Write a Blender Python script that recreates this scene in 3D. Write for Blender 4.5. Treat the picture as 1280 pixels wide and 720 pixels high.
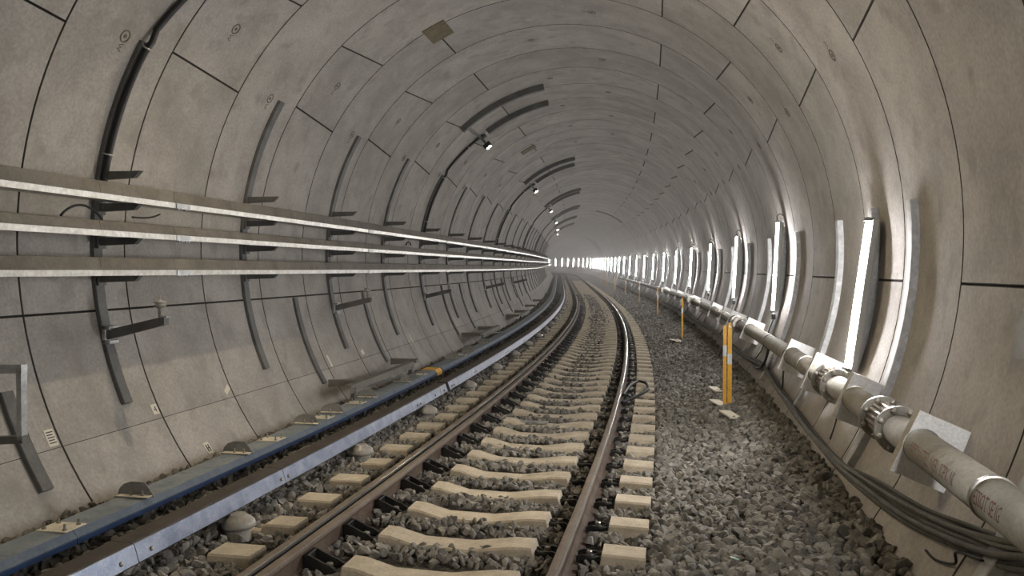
import bpy, bmesh, math, random
import numpy as np
from mathutils import Vector, Matrix

for _o in list(bpy.data.objects):
    bpy.data.objects.remove(_o)
C = bpy.context.scene.collection
SC = bpy.context.scene
RND = random.Random(7)
NR = np.random.default_rng(11)

# ----------------------------------------------------------------- camera
CAM_Z = 1.70
cam = bpy.data.cameras.new('camera')
cam.sensor_width = 36.0
cam.lens = 1046.087 / 1280 * 36.0
cam.clip_start = 0.05
cam.clip_end = 600
camo = bpy.data.objects.new('camera', cam)
camo.location = (0, 0, CAM_Z)
camo.rotation_euler = (math.pi / 2 - 0.02023, 0, 0.22021)
C.objects.link(camo)
SC.camera = camo

# ----------------------------------------------------------------- light and exposure
TUBE_STRENGTH = 320.0
FLOOD_STRENGTH = 4200.0
FLOOD_COLOR = (1.0, 0.83, 0.56)
TUBE_COLOR = (1.0, 0.98, 0.965)
HAZE = 0.006
SC.view_settings.view_transform = 'Standard'
SC.view_settings.look = 'None'
SC.view_settings.gamma = 1.0
SC.view_settings.use_curve_mapping = False
SC.view_settings.exposure = -0.27
world = bpy.data.worlds.new('world')
world.use_nodes = True
world.node_tree.nodes['Background'].inputs[0].default_value = (0.5, 0.5, 0.5, 1)
world.node_tree.nodes['Background'].inputs[1].default_value = 0.05
SC.world = world
SC.cycles.use_denoising = True
SC.cycles.max_bounces = 10
SC.cycles.diffuse_bounces = 7
SC.cycles.volume_bounces = 3
SC.cycles.sample_clamp_indirect = 6.0

# ----------------------------------------------------------------- tunnel geometry
UC, VC, R = -1.494, 0.182, 2.963          # lining circle, seen from the camera's path
UT, TH = -1.43975, 1.54496                # track centre, rail top below the camera
CANT = -0.02628
RING0, RINGW = 4.93921, 1.15935
SLP0, SLPD = 5.04514, 0.57577
_g = np.linspace(-20, 420, 44001)
_K = np.where(_g < 0, .00573, .00573 - .0001 * _g)
_K = np.where(_g > 57, 0, _K)
_K = np.where(_g > 105, .006, _K)
_st = _g[1] - _g[0]
def _cum(a):
    r = np.concatenate([[0], np.cumsum((a[1:] + a[:-1]) / 2 * _st)])
    return r - r[2000]
_T = _cum(_K)
_X = _cum(-np.sin(_T))
_Y = _cum(np.cos(_T))
def heading(s):
    return float(np.interp(s, _g, _T))
def W(s, u, v):
    s = np.asarray(s, float); u = np.asarray(u, float); v = np.asarray(v, float)
    s, u, v = np.broadcast_arrays(s, u, v)
    t = np.interp(s, _g, _T)
    ss = np.minimum(s, 60)
    vert = .00021 * ss * ss / 2 + .00021 * 60 * (s - ss)
    return np.stack([np.interp(s, _g, _X) + u * np.cos(t), np.interp(s, _g, _Y) + u * np.sin(t), v + vert + CAM_Z], -1)
def Wt(s, q, dz):                          # track coordinates: q across, dz above the rail tops
    return W(s, UT + np.asarray(q, float), -TH + CANT * np.asarray(q, float) + np.asarray(dz, float))
def Wa(s, a, r):                           # polar: a degrees from the crown, + to the right
    a = np.radians(np.asarray(a, float))
    return W(s, UC + r * np.sin(a), VC + r * np.cos(a))
def pol(a, r):
    return UC + r * math.sin(math.radians(a)), VC + r * math.cos(math.radians(a))

# ----------------------------------------------------------------- materials
def _mat(name):
    m = bpy.data.materials.new(name); m.use_nodes = True
    n = m.node_tree.nodes; return m, n, m.node_tree.links, n['Principled BSDF']
def noise_mat(name, c1, c2, scale=3.0, rough=.8, metal=0.0, fine=60.0, bump=.2, bdist=.004, var=0.0, detail=8, island=False, c3=None, spec=.5, mid=(.35, .68)):
    m, n, l, b = _mat(name)
    g = n.new('ShaderNodeNewGeometry')
    t1 = n.new('ShaderNodeTexNoise'); t1.inputs['Scale'].default_value = scale; t1.inputs['Detail'].default_value = detail
    t1.inputs['Roughness'].default_value = .62
    l.new(g.outputs['Position'], t1.inputs['Vector'])
    r1 = n.new('ShaderNodeValToRGB'); e = r1.color_ramp.elements
    e[0].position, e[1].position = mid
    e[0].color = (*c1, 1); e[1].color = (*c2, 1)
    l.new(t1.outputs['Fac'], r1.inputs['Fac'])
    col = r1.outputs['Color']
    t2 = n.new('ShaderNodeTexNoise'); t2.inputs['Scale'].default_value = fine; t2.inputs['Detail'].default_value = 4
    l.new(g.outputs['Position'], t2.inputs['Vector'])
    mr = n.new('ShaderNodeMapRange'); mr.inputs['From Min'].default_value = .3; mr.inputs['From Max'].default_value = .7
    mr.inputs['To Min'].default_value = .86; mr.inputs['To Max'].default_value = 1.12
    l.new(t2.outputs['Fac'], mr.inputs['Value'])
    mx = n.new('ShaderNodeMix'); mx.data_type = 'RGBA'; mx.blend_type = 'MULTIPLY'; mx.inputs['Factor'].default_value = 1
    l.new(col, mx.inputs['A']); l.new(mr.outputs['Result'], mx.inputs['B'])
    col = mx.outputs['Result']
    if var or island:
        if island:
            rs = g.outputs['Random Per Island']
        else:
            oi = n.new('ShaderNodeObjectInfo'); rs = oi.outputs['Random']
        m2 = n.new('ShaderNodeMapRange'); m2.inputs['To Min'].default_value = 1 - var; m2.inputs['To Max'].default_value = 1 + var
        l.new(rs, m2.inputs['Value'])
        mx2 = n.new('ShaderNodeMix'); mx2.data_type = 'RGBA'; mx2.blend_type = 'MULTIPLY'; mx2.inputs['Factor'].default_value = 1
        l.new(col, mx2.inputs['A']); l.new(m2.outputs['Result'], mx2.inputs['B'])
        col = mx2.outputs['Result']
    if c3 is not None:                      # blotches of a third colour
        t3 = n.new('ShaderNodeTexNoise'); t3.inputs['Scale'].default_value = scale * 2.3; t3.inputs['Detail'].default_value = 6
        mp = n.new('ShaderNodeVectorMath'); mp.operation = 'ADD'; mp.inputs[1].default_value = (13.1, 7.7, 3.3)
        l.new(g.outputs['Position'], mp.inputs[0]); l.new(mp.outputs[0], t3.inputs['Vector'])
        m3 = n.new('ShaderNodeMapRange'); m3.inputs['From Min'].default_value = .55; m3.inputs['From Max'].default_value = .72; m3.inputs['To Max'].default_value = .75
        l.new(t3.outputs['Fac'], m3.inputs['Value'])
        mx3 = n.new('ShaderNodeMix'); mx3.data_type = 'RGBA'; l.new(m3.outputs['Result'], mx3.inputs['Factor'])
        l.new(col, mx3.inputs['A']); mx3.inputs['B'].default_value = (*c3, 1)
        col = mx3.outputs['Result']
    l.new(col, b.inputs['Base Color'])
    b.inputs['Roughness'].default_value = rough; b.inputs['Metallic'].default_value = metal
    b.inputs['Specular IOR Level'].default_value = spec
    if bump:
        bp = n.new('ShaderNodeBump'); bp.inputs['Strength'].default_value = bump; bp.inputs['Distance'].default_value = bdist
        l.new(t2.outputs['Fac'], bp.inputs['Height']); l.new(bp.outputs['Normal'], b.inputs['Normal'])
    return m
def plain(name, c, rough=.5, metal=0.0, spec=.5):
    m, n, l, b = _mat(name)
    b.inputs['Base Color'].default_value = (*c, 1); b.inputs['Roughness'].default_value = rough
    b.inputs['Metallic'].default_value = metal; b.inputs['Specular IOR Level'].default_value = spec
    return m
def emit(name, c, s):
    m, n, l, b = _mat(name)
    b.inputs['Base Color'].default_value = (.8, .8, .8, 1)
    b.inputs['Emission Color'].default_value = (*c, 1); b.inputs['Emission Strength'].default_value = s
    return m

CONC = noise_mat('lining concrete', (.315, .296, .273), (.43, .407, .378), scale=1.9, rough=.82, fine=45, bump=.15, bdist=.003, var=.075, c3=(.27, .25, .226), spec=.25)
GROUT = noise_mat('joint grout', (.035, .031, .027), (.075, .067, .058), scale=8, rough=.95, fine=60, bump=.1)
SLEEPC = noise_mat('sleeper concrete', (.40, .345, .26), (.56, .49, .38), scale=7, rough=.85, fine=70, bump=.25, var=.07)
STONE = noise_mat('ballast stone', (.12, .113, .10), (.29, .273, .243), scale=9, rough=.9, fine=70, bump=.3, bdist=.004, var=.38, island=True)
STONE1 = noise_mat('ballast stone single', (.12, .113, .10), (.29, .273, .243), scale=9, rough=.9, fine=70, bump=.3, bdist=.004, var=.38)
BED = noise_mat('ballast bed', (.05, .045, .037), (.17, .15, .125), scale=16, rough=.95, fine=45, bump=1.0, bdist=.03)
RUST = noise_mat('rail rust', (.075, .052, .038), (.135, .098, .072), scale=5, rough=.8, metal=.05, spec=.3, fine=60, bump=.15)
RAILTOP = noise_mat('dusty rail head', (.135, .105, .08), (.20, .162, .126), scale=4, rough=.7, metal=.1, fine=60, bump=.05)
POLISH = noise_mat('polished running edge', (.70, .68, .64), (.85, .82, .78), scale=3, rough=.22, metal=1.0, fine=80, bump=.02)
GAUGE = noise_mat('shaded gauge face', (.022, .018, .015), (.04, .033, .027), scale=3, rough=.6, metal=.0, spec=.25, fine=80, bump=.02)  # near black: shade of the flangeway gap put into the colour
BLACK = noise_mat('black clip paint', (.014, .014, .014), (.032, .031, .029), scale=14, rough=.36, fine=60, bump=.1)
BOLT = noise_mat('bolt steel', (.30, .28, .24), (.48, .45, .40), scale=20, rough=.35, metal=.8, fine=90, bump=.05)
GALVW = noise_mat('wall channel zinc', (.36, .37, .375), (.52, .53, .535), scale=9, rough=.55, metal=.3, fine=30, bump=.08, c3=(.30, .31, .315))
GALV = noise_mat('galvanised steel', (.36, .37, .37), (.52, .53, .53), scale=9, rough=.42, metal=.75, fine=50, bump=.08, var=.05)
GALVD = noise_mat('dull galvanised channel', (.10, .10, .097), (.155, .155, .148), scale=6, rough=.6, metal=.25, fine=60, bump=.08)
LIP = noise_mat('bright tray lip', (.50, .485, .45), (.70, .685, .645), scale=11, rough=.40, metal=.6, fine=40, bump=.06, c3=(.50, .46, .36))
TROUGH = noise_mat('cable trough', (.115, .104, .088), (.19, .174, .149), scale=3.5, rough=.75, fine=50, bump=.15, c3=(.16, .14, .11), var=.08)
FACE = noise_mat('conductor face', (.165, .19, .25), (.30, .33, .405), scale=8, rough=.33, metal=.9, fine=90, bump=.04)
CRBODY = noise_mat('conductor rail body', (.042, .033, .027), (.075, .06, .05), scale=4, rough=.7, metal=.2, fine=60, bump=.1)
BLUE = noise_mat('blue duct', (.010, .036, .11), (.017, .054, .155), scale=6, rough=.45, fine=60, bump=.05)
BLUEDUST = noise_mat('dusty duct lid', (.17, .195, .215), (.26, .285, .30), scale=5, rough=.75, fine=50, bump=.1, c3=(.12, .135, .15))
BLUEEDGE = noise_mat('dusty blue edge', (.075, .105, .15), (.13, .155, .19), scale=7, rough=.6, fine=60, bump=.05)
CERAM = noise_mat('insulator glaze', (.27, .255, .225), (.38, .36, .32), scale=9, rough=.28, fine=70, bump=.05)
PIPE = noise_mat('grey pipe coat', (.25, .235, .20), (.34, .318, .272), scale=6, rough=.8, spec=.25, fine=60, bump=.06, c3=(.21, .195, .165))
PLATE = noise_mat('plate steel', (.66, .66, .66), (.80, .80, .80), scale=5, rough=.42, metal=.25, fine=70, bump=.04)
PLATEEDGE = noise_mat('plate side', (.36, .32, .255), (.46, .42, .34), scale=8, rough=.6, metal=.2, fine=70, bump=.04)
FLANGE = noise_mat('flange steel', (.30, .29, .26), (.46, .44, .40), scale=12, rough=.33, metal=.85, fine=60, bump=.06)
BRASS = noise_mat('coupling bellows', (.30, .25, .21), (.46, .39, .33), scale=14, rough=.28, metal=.9, fine=60, bump=.05)
CABLE = noise_mat('grey cable sheath', (.07, .068, .06), (.14, .135, .12), scale=6, rough=.6, fine=60, bump=.05, var=.3)
BCABLE = plain('black cable', (.012, .012, .012), .5)
STOPM = noise_mat('dull stop plate', (.20, .20, .195), (.30, .30, .285), scale=8, rough=.6, metal=.2, fine=60, bump=.05)
YELLOW = noise_mat('yellow post', (.72, .37, .022), (.85, .46, .04), scale=8, rough=.45, fine=50, bump=.05)
REFL = noise_mat('silver band', (.45, .46, .47), (.6, .61, .62), scale=20, rough=.4, metal=.4, fine=90, bump=.05)
PLY = noise_mat('pale board', (.58, .53, .42), (.74, .69, .56), scale=12, rough=.8, fine=60, bump=.05)
OCHRE = noise_mat('brown ceiling board', (.105, .085, .045), (.17, .14, .078), scale=7, rough=.7, fine=40, bump=.1, c3=(.07, .055, .03))
PAPER = plain('paper', (.66, .63, .55), .8)
INK = plain('ink', (.02, .02, .02), .7)
REDINK = plain('stencil red', (.20, .085, .065), .8)
WHITEP = plain('grey lamp housing', (.40, .40, .39), .5)
TUBE = emit('lit tube', TUBE_COLOR, TUBE_STRENGTH)
FLOOD = emit('flood lamp lens', FLOOD_COLOR, FLOOD_STRENGTH)
FLOODB = emit('weaker flood lamp lens', FLOOD_COLOR, FLOOD_STRENGTH * .12)
STICK = plain('pale green plastic', (.45, .75, .6), .4)
GALVB = noise_mat('dull beam', (.15, .142, .122), (.23, .22, .19), scale=6, rough=.6, metal=.2, fine=60, bump=.08)
DUSTYBEAM = noise_mat('dusty beam', (.30, .275, .22), (.42, .39, .32), scale=6, rough=.6, metal=.2, fine=60, bump=.08)

# ----------------------------------------------------------------- mesh helper
class MB:
    def __init__(self):
        self.v = []; self.f = []; self.m = []; self.n = 0; self.sm = []
    def add(self, verts, faces, mi=0, smooth=False):
        verts = np.asarray(verts, float).reshape(-1, 3)
        self.v.append(verts)
        for f in faces:
            self.f.append([i + self.n for i in f]); self.m.append(mi); self.sm.append(smooth)
        self.n += len(verts)
        return self
    def box(self, c, d, mi=0, rot=None, bev=0.0):
        x, y, z = d[0] / 2, d[1] / 2, d[2] / 2
        if bev > 0:
            b = min(bev, x * .9, y * .9, z * .9)
            pts = []
            for sx in (-1, 1):
                for sy in (-1, 1):
                    for sz in (-1, 1):
                        pts += [(sx * x, sy * (y - b), sz * (z - b)), (sx * (x - b), sy * y, sz * (z - b)), (sx * (x - b), sy * (y - b), sz * z)]
            I = lambda sx, sy, sz, k: ((sx > 0) * 4 + (sy > 0) * 2 + (sz > 0)) * 3 + k
            fs = []
            for s in (-1, 1):
                q = [(-1, -1), (1, -1), (1, 1), (-1, 1)]
                fs.append([I(s, a, b2, 0) for a, b2 in (q if s > 0 else q[::-1])])
                fs.append([I(a, s, b2, 1) for a, b2 in (q[::-1] if s > 0 else q)])
                fs.append([I(a, b2, s, 2) for a, b2 in (q if s > 0 else q[::-1])])
            for a in (-1, 1):
                for b2 in (-1, 1):
                    fs.append([I(-1, a, b2, 1), I(1, a, b2, 1), I(1, a, b2, 2), I(-1, a, b2, 2)])
                    fs.append([I(a, -1, b2, 0), I(a, 1, b2, 0), I(a, 1, b2, 2), I(a, -1, b2, 2)])
                    fs.append([I(a, b2, -1, 0), I(a, b2, 1, 0), I(a, b2, 1, 1), I(a, b2, -1, 1)])
                    for c2 in (-1, 1):
                        fs.append([I(a, b2, c2, 0), I(a, b2, c2, 1), I(a, b2, c2, 2)])
            p = np.array(pts)
        else:
            p = np.array([(sx * x, sy * y, sz * z) for sx in (-1, 1) for sy in (-1, 1) for sz in (-1, 1)])
            fs = [[0, 1, 3, 2], [4, 6, 7, 5], [0, 4, 5, 1], [2, 3, 7, 6], [0, 2, 6, 4], [1, 5, 7, 3]]
        if rot is not None:
            p = p @ np.array(rot.to_3x3() if hasattr(rot, 'to_3x3') else rot).T
        return self.add(p + np.array(c), fs, mi)
    def prism(self, prof, y0, y1, mi=0, axis='y'):
        """prof: list of (a, b); extruded along axis"""
        n = len(prof)
        P = []
        for y in (y0, y1):
            for a, b in prof:
                P.append({'y': (a, y, b), 'x': (y, a, b), 'z': (a, b, y)}[axis])
        fs = [[i, (i + 1) % n, n + (i + 1) % n, n + i] for i in range(n)] + [list(range(n))[::-1], list(range(n, 2 * n))]
        return self.add(P, fs, mi)
    def sweep(self, rings, closed=True, caps=True, mi=0, smooth=False, mis=None):
        """rings: array (k, n, 3)"""
        rings = np.asarray(rings, float); k, n, _ = rings.shape
        fs = []; mm = []
        e = n if closed else n - 1
        for i in range(k - 1):
            for j in range(e):
                j2 = (j + 1) % n
                fs.append([i * n + j, i * n + j2, (i + 1) * n + j2, (i + 1) * n + j]); mm.append(mi if mis is None else mis[j])
        nf = len(fs)
        if caps and closed:
            fs += [list(range(n))[::-1], [(k - 1) * n + j for j in range(n)]]; mm += [mi, mi]
        self.v.append(rings.reshape(-1, 3))
        for q, (f, x) in enumerate(zip(fs, mm)):
            self.f.append([i + self.n for i in f]); self.m.append(x); self.sm.append(smooth and q < nf)
        self.n += k * n
        return self
    def tube(self, path, r, n=8, mi=0, smooth=True, caps=True):
        P = np.asarray(path, float); k = len(P)
        T = np.gradient(P, axis=0); T /= np.linalg.norm(T, axis=1)[:, None] + 1e-12
        ref = np.array((0, 0, 1.0)) if abs(T[0][2]) < .9 else np.array((1.0, 0, 0))
        rr = r if np.ndim(r) else [r] * k
        rings = []
        N = ref - T[0] * (ref @ T[0]); N /= np.linalg.norm(N)
        for i in range(k):
            N = N - T[i] * (N @ T[i]); N /= np.linalg.norm(N) + 1e-12
            B = np.cross(T[i], N)
            a = np.linspace(0, 2 * math.pi, n, endpoint=False)
            rings.append(P[i] + rr[i] * (np.cos(a)[:, None] * N + np.sin(a)[:, None] * B))
        return self.sweep(rings, True, caps, mi, smooth)
    def lathe(self, prof, c=(0, 0, 0), n=14, mi=0, axis='z', smooth=True):
        a = np.linspace(0, 2 * math.pi, n, endpoint=False)
        rings = []
        for r, h in prof:
            if axis == 'z':
                rings.append(np.stack([r * np.cos(a), r * np.sin(a), h + 0 * a], -1))
            elif axis == 'y':
                rings.append(np.stack([r * np.cos(a), h + 0 * a, r * np.sin(a)], -1))
            else:
                rings.append(np.stack([h + 0 * a, r * np.cos(a), r * np.sin(a)], -1))
        return self.sweep(np.array(rings) + np.array(c), True, True, mi, smooth)
    def mesh(self, name, mats, origin=None):
        V = np.concatenate(self.v) if self.v else np.zeros((0, 3))
        if origin is not None:
            V = V - np.array(origin)
        me = bpy.data.meshes.new(name)
        me.from_pydata(V.tolist(), [], self.f)
        for m in (mats if isinstance(mats, (list, tuple)) else [mats]):
            me.materials.append(m)
        me.polygons.foreach_set('material_index', self.m)
        me.polygons.foreach_set('use_smooth', self.sm)
        me.validate()
        me.update()
        return me
def obj(name, mb, mats, parent=None, origin=None, loc=(0, 0, 0), rot=(0, 0, 0)):
    """origin: world point the vertices are made relative to (the parent's place when there is a parent)"""
    me = mb.mesh(name, mats, origin) if isinstance(mb, MB) else mb
    o = bpy.data.objects.new(name, me)
    C.objects.link(o)
    if parent is not None:
        o.parent = parent
        o.location = loc
    else:
        o.location = origin if origin is not None else loc
    o.rotation_euler = rot
    return o
def tag(o, label=None, cat=None, group=None, kind=None):
    if label: o['label'] = label
    if cat: o['category'] = cat
    if group: o['group'] = group
    if kind: o['kind'] = kind
    return o
def empty(name, loc, rot=(0, 0, 0)):
    o = bpy.data.objects.new(name, None); o.empty_display_size = .1
    C.objects.link(o); o.location = loc; o.rotation_euler = rot
    return o
def place(o, s, u, v, cant=0.0):
    o.location = W(s, u, v); o.rotation_euler = (0, -cant, heading(s)); return o
def copy_tree(o, parent=None):
    c = o.copy(); C.objects.link(c)
    if parent is not None: c.parent = parent
    for ch in list(o.children):
        copy_tree(ch, c)
    return c
ONES = 'first second third fourth fifth sixth seventh eighth ninth tenth eleventh twelfth thirteenth fourteenth fifteenth sixteenth seventeenth eighteenth nineteenth'.split()
def nth(i):                                # 0 -> first
    i += 1
    if i > 100: return 'hundred-and-' + nth(i - 101)
    if i == 100: return 'hundredth'
    if i < 20: return ONES[i - 1]
    t = {2: 'twent', 3: 'thirt', 4: 'fort', 5: 'fift', 6: 'sixt', 7: 'sevent', 8: 'eight', 9: 'ninet'}[i // 10]
    return t + 'ieth' if i % 10 == 0 else t + 'y-' + ONES[i % 10 - 1]
def text_mb(txt, size):
    cu = bpy.data.curves.new('t', 'FONT'); cu.body = txt; cu.size = size; cu.resolution_u = 2
    o = bpy.data.objects.new('t', cu); C.objects.link(o)
    dg = bpy.context.evaluated_depsgraph_get(); dg.update()
    me = bpy.data.meshes.new_from_object(o.evaluated_get(dg))
    bm = bmesh.new(); bm.from_mesh(me); bmesh.ops.triangulate(bm, faces=bm.faces[:])
    for _ in range(4):
        lg = [e for e in bm.edges if e.calc_length() > size * .12]
        if lg: bmesh.ops.subdivide_edges(bm, edges=lg, cuts=1); bmesh.ops.triangulate(bm, faces=bm.faces[:])
    bm.to_mesh(me); bm.free()
    V = np.array([v.co[:] for v in me.vertices]); F = [list(p.vertices) for p in me.polygons]
    bpy.data.objects.remove(o); bpy.data.curves.remove(cu); bpy.data.meshes.remove(me)
    return V, F

# ----------------------------------------------------------------- the lining: rings of concrete segments
ODD = [-152, -117.5, -99.5, (-58.2, -60.1), (-42.6, -40.8), 26.5, 94.9, 152]
EVEN = [-152, -117.5, -99.5, -26.5, (44.3, 42.5), (60.1, 62.0), 152]
def shell(name, a0, a1, mat):
    mb = MB()
    aa = np.arange(a0, a1 + .01, 5.0)
    ss = np.arange(-10, 262, 2.0)
    rings = [Wa(s, aa, R + .07) for s in ss]
    mb.sweep(rings, closed=False)
    org = W(0, UC, VC) * 1.0
    o = obj(name, mb, mat, origin=org)
    tag(o, kind='structure')
    return o, org
wall_left, ORG = shell('wall_left', -152, -42, GROUT)
ceiling, _ = shell('ceiling', -42, 43, GROUT)
wall_right, _ = shell('wall_right', 43, 153, GROUT)
def segment(mb, s0, s1, A0, A1, step=2.5, rich=True):
    """A0, A1: (angle at s0, angle at s1) of both ends"""
    n = max(2, int(round((max(A1) - min(A0)) / step)))
    t = np.linspace(0, 1, n + 1)
    g = .0035; ga = math.degrees(.0035 / R); ch = .0055
    g0 = ga * (.15 if A0[0] == -117.5 else 1); g1 = ga * (.15 if A1[0] == -117.5 else 1)
    sa, sb = s0 + g, s1 - g
    a0 = A0[0] + (A1[0] - A0[0]) * t; a1 = A0[1] + (A1[1] - A0[1]) * t
    def row(s, r, inset):
        f = (s - s0) / (s1 - s0)
        a = a0 * (1 - f) + a1 * f
        d = math.degrees(inset / R)
        a = a.copy(); a[0] += g0 + (d if g0 == ga else d * .3); a[-1] -= g1 + (d if g1 == ga else d * .3)
        return Wa(s, a, r)
    if not rich:
        mb.sweep([row(sa + .008, R, 0), row(sb - .008, R, 0)], closed=False, smooth=True)
        return
    mb.sweep([row(sa + ch, R, ch), row((sa + sb) / 2, R, ch), row(sb - ch, R, ch)], closed=False, smooth=True)
    mb.sweep([row(sa, R + .06, 0), row(sa, R + .012, 0)], closed=False, mi=1); mb.sweep([row(sa, R + .012, 0), row(sa, R + ch, 0), row(sa + ch, R, ch)], closed=False, mi=1)
    mb.sweep([row(sb - ch, R, ch), row(sb, R + ch, 0), row(sb, R + .012, 0)], closed=False, mi=1); mb.sweep([row(sb, R + .012, 0), row(sb, R + .06, 0)], closed=False, mi=1)
    for k in (0, -1):
        st = []
        for r, ins in ((R + .06, 0), (R + ch, 0), (R, ch)):
            ri = [row(sa + ins, r, ins)[k], row(sb - ins, r, ins)[k]]
            st.append(ri)
        mb.sweep(st if k == 0 else [x[::-1] for x in st], closed=False, mi=1)
def plug(mb, s, a, word):
    ang = np.linspace(0, 2 * math.pi, 17)
    def pt(r, h):
        return Wa(s + r * np.cos(ang), a + np.degrees(r * np.sin(ang) / R), R - h)
    mb.sweep([pt(.052, -.002), pt(.05, .004), pt(.04, .004), pt(.038, -.004), pt(.018, -.004), pt(.016, .003), pt(.001, .003)], closed=False, mi=0)
    if word:
        st = [(-.1, .03, -.085, -.03), (-.085, -.03, -.07, .015), (-.07, .015, -.055, -.03), (-.055, -.03, -.04, .03)]
        for x0, y0, x1, y1 in st:
            dx, dy = x1 - x0, y1 - y0; L = math.hypot(dx, dy); nx, ny = -dy / L * .004, dx / L * .004
            q = [(x0 + nx, y0 + ny), (x1 + nx, y1 + ny), (x1 - nx, y1 - ny), (x0 - nx, y0 - ny)]
            P = [Wa(s - (x - .0) * 0 + y * .8 - .0, a + np.degrees((x - .02) / R), R - .002) for x, y in q]
            mb.add(P, [[0, 1, 2, 3]], 0)
SOCKET = noise_mat('socket ring', (.10, .09, .075), (.17, .155, .13), scale=30, rough=.9, fine=90, bump=.1)
far = {'l': MB(), 'c': MB(), 'r': MB()}
par = {'l': wall_left, 'c': ceiling, 'r': wall_right}
for k in range(-12, 218):
    s0 = RING0 + k * RINGW; s1 = s0 + RINGW
    L = EVEN if k % 2 == 0 else ODD
    L = [x if isinstance(x, tuple) else (x, x) for x in L]
    for i in range(len(L) - 1):
        A0, A1 = L[i], L[i + 1]
        mid = (A0[0] + A1[0]) / 2
        w = 'l' if mid < -45 else ('r' if mid > 45 else 'c')
        if -3 <= k < 42:
            mb = MB(); segment(mb, s0, s1, A0, A1)
            so = obj('concrete_segment', mb, [CONC, GROUT], par[w], ORG)
            if 0 <= k < 14:
                sp = s0 + .58
                hits = []
                if k % 2 == 0:
                    cand = [(-58.8, 2), (9.6, 3), (52.4, 4), (-8, 99)]
                else:
                    cand = [(-50.3, 3), (-7.9, 4), (60.9, 2)]
                for a, _k in cand[:3]:
                    if A0[0] < a < A1[0] or A0[0] < a - .01 < A1[0]:
                        pm = MB(); plug(pm, sp, a, k < 6)
                        obj('grout_socket', pm, SOCKET, so, ORG)
        else:
            segment(far[w], s0, s1, A0, A1, step=4.0 if k < 100 else 7.0, rich=False)
for w in far:
    o = obj('concrete_segments', far[w], CONC, par[w], ORG)
    o['kind'] = 'stuff'

# ----------------------------------------------------------------- floor: ballast bed and stones
QP = [-2.75, -2.3, -1.9, -1.6, -1.25, -1.1, 1.1, 1.25, 1.6, 1.95, 2.25, 2.5, 2.62]
ZP = [-.06, -.10, -.11, -.115, -.135, -.145, -.155, -.125, -.08, .02, .13, .25, .33]
def bed(q, s=0):
    return np.interp(q, QP, ZP)
mb = MB()
qq = np.unique(np.concatenate([np.arange(-2.75, 2.63, .12), QP]))
rings = [Wt(s, qq, bed(qq) - .03) for s in np.concatenate([np.arange(-8, 60, .5), np.arange(60, 262, 2.0)])]
mb.sweep(rings, closed=False, smooth=True)
floor = obj('floor', mb, BED, origin=Wt(0, 0, 0))
tag(floor, kind='structure')
FORG = np.array(floor.location)
def ico(sub):
    bm = bmesh.new(); bmesh.ops.create_icosphere(bm, subdivisions=sub, radius=1)
    V = np.array([v.co[:] for v in bm.verts]); F = np.array([[v.index for v in f.verts] for f in bm.faces]); bm.free()
    return V, F
I2, F2 = ico(2); I1, F1 = ico(1)
def rock(V):
    P = V.copy()
    for _ in range(8):
        n = NR.normal(size=3); n /= np.linalg.norm(n); d = NR.uniform(.32, .68)
        h = P @ n; P = P - np.maximum(h - d, 0)[:, None] * n
    P *= np.array([NR.uniform(.75, 1.2), NR.uniform(.75, 1.2), NR.uniform(.6, .9)])
    return P * 1.45
ROCK2 = [rock(I2) for _ in range(14)]; ROCK1 = [rock(I1) for _ in range(14)]
def clear(q, s):
    """keep stones off the sleepers and rails"""
    f = ((s - SLP0 + SLPD / 2) / SLPD) % 1.0
    ds = abs(f - .5) * SLPD
    sl = 1 - np.clip((np.abs(q) - 1.0) / .2, 0, 1) * 0
    on = (np.abs(q) < 1.23) & (ds < .158)
    on |= (np.abs(np.abs(q) - .7535) < .34) & (ds < .175)
    rail = (np.abs(np.abs(q) - .7535) < .09)
    ins = (np.abs(q + 1.28) < .13) & (np.abs(((s - 4.77 + 1.07) % 2.14) - 1.07) < .13)
    return ~(on | rail | ins)
def scatter(s0, s1, gap, r0, r1, base):
    ns = int((s1 - s0) / gap); nq = int(5.35 / gap)
    S, Q = np.meshgrid(s0 + (np.arange(ns) + .5) * gap, -2.72 + (np.arange(nq) + .5) * gap, indexing='ij')
    S = S.ravel() + NR.uniform(-.45, .45, S.size) * gap; Q = Q.ravel() + NR.uniform(-.45, .45, Q.size) * gap
    # inside the lining
    u = UT + Q; v = -TH + CANT * Q + bed(Q)
    ok = clear(Q, S) & (np.hypot(u - UC, v - VC) < R - .02)
    S, Q = S[ok], Q[ok]
    rad = NR.uniform(r0, r1, S.size) ** 1.0
    inner = np.abs(Q) < 1.2
    rad = np.where(inner, rad * .82, rad)
    z = bed(Q) + NR.uniform(-.3, .45, S.size) * rad - .005 + np.where(inner, .009, 0)
    return S, Q, z, rad
def build_stones(S, Q, z, rad, rocks, faces):
    n = len(S); Vs = []; 
    pos = Wt(S, Q, z)
    ax = NR.normal(size=(n, 4)); ax /= np.linalg.norm(ax, axis=1)[:, None]
    w_, x_, y_, z_ = ax.T
    Rm = np.stack([1 - 2 * (y_ * y_ + z_ * z_), 2 * (x_ * y_ - z_ * w_), 2 * (x_ * z_ + y_ * w_), 2 * (x_ * y_ + z_ * w_), 1 - 2 * (x_ * x_ + z_ * z_), 2 * (y_ * z_ - x_ * w_), 2 * (x_ * z_ - y_ * w_), 2 * (y_ * z_ + x_ * w_), 1 - 2 * (x_ * x_ + y_ * y_)], -1).reshape(n, 3, 3)
    kk = NR.integers(0, len(rocks), n)
    base = np.array(rocks)[kk]
    V = np.einsum('nij,nkj->nki', Rm, base) * rad[:, None, None] + pos[:, None, :]
    return V
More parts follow.
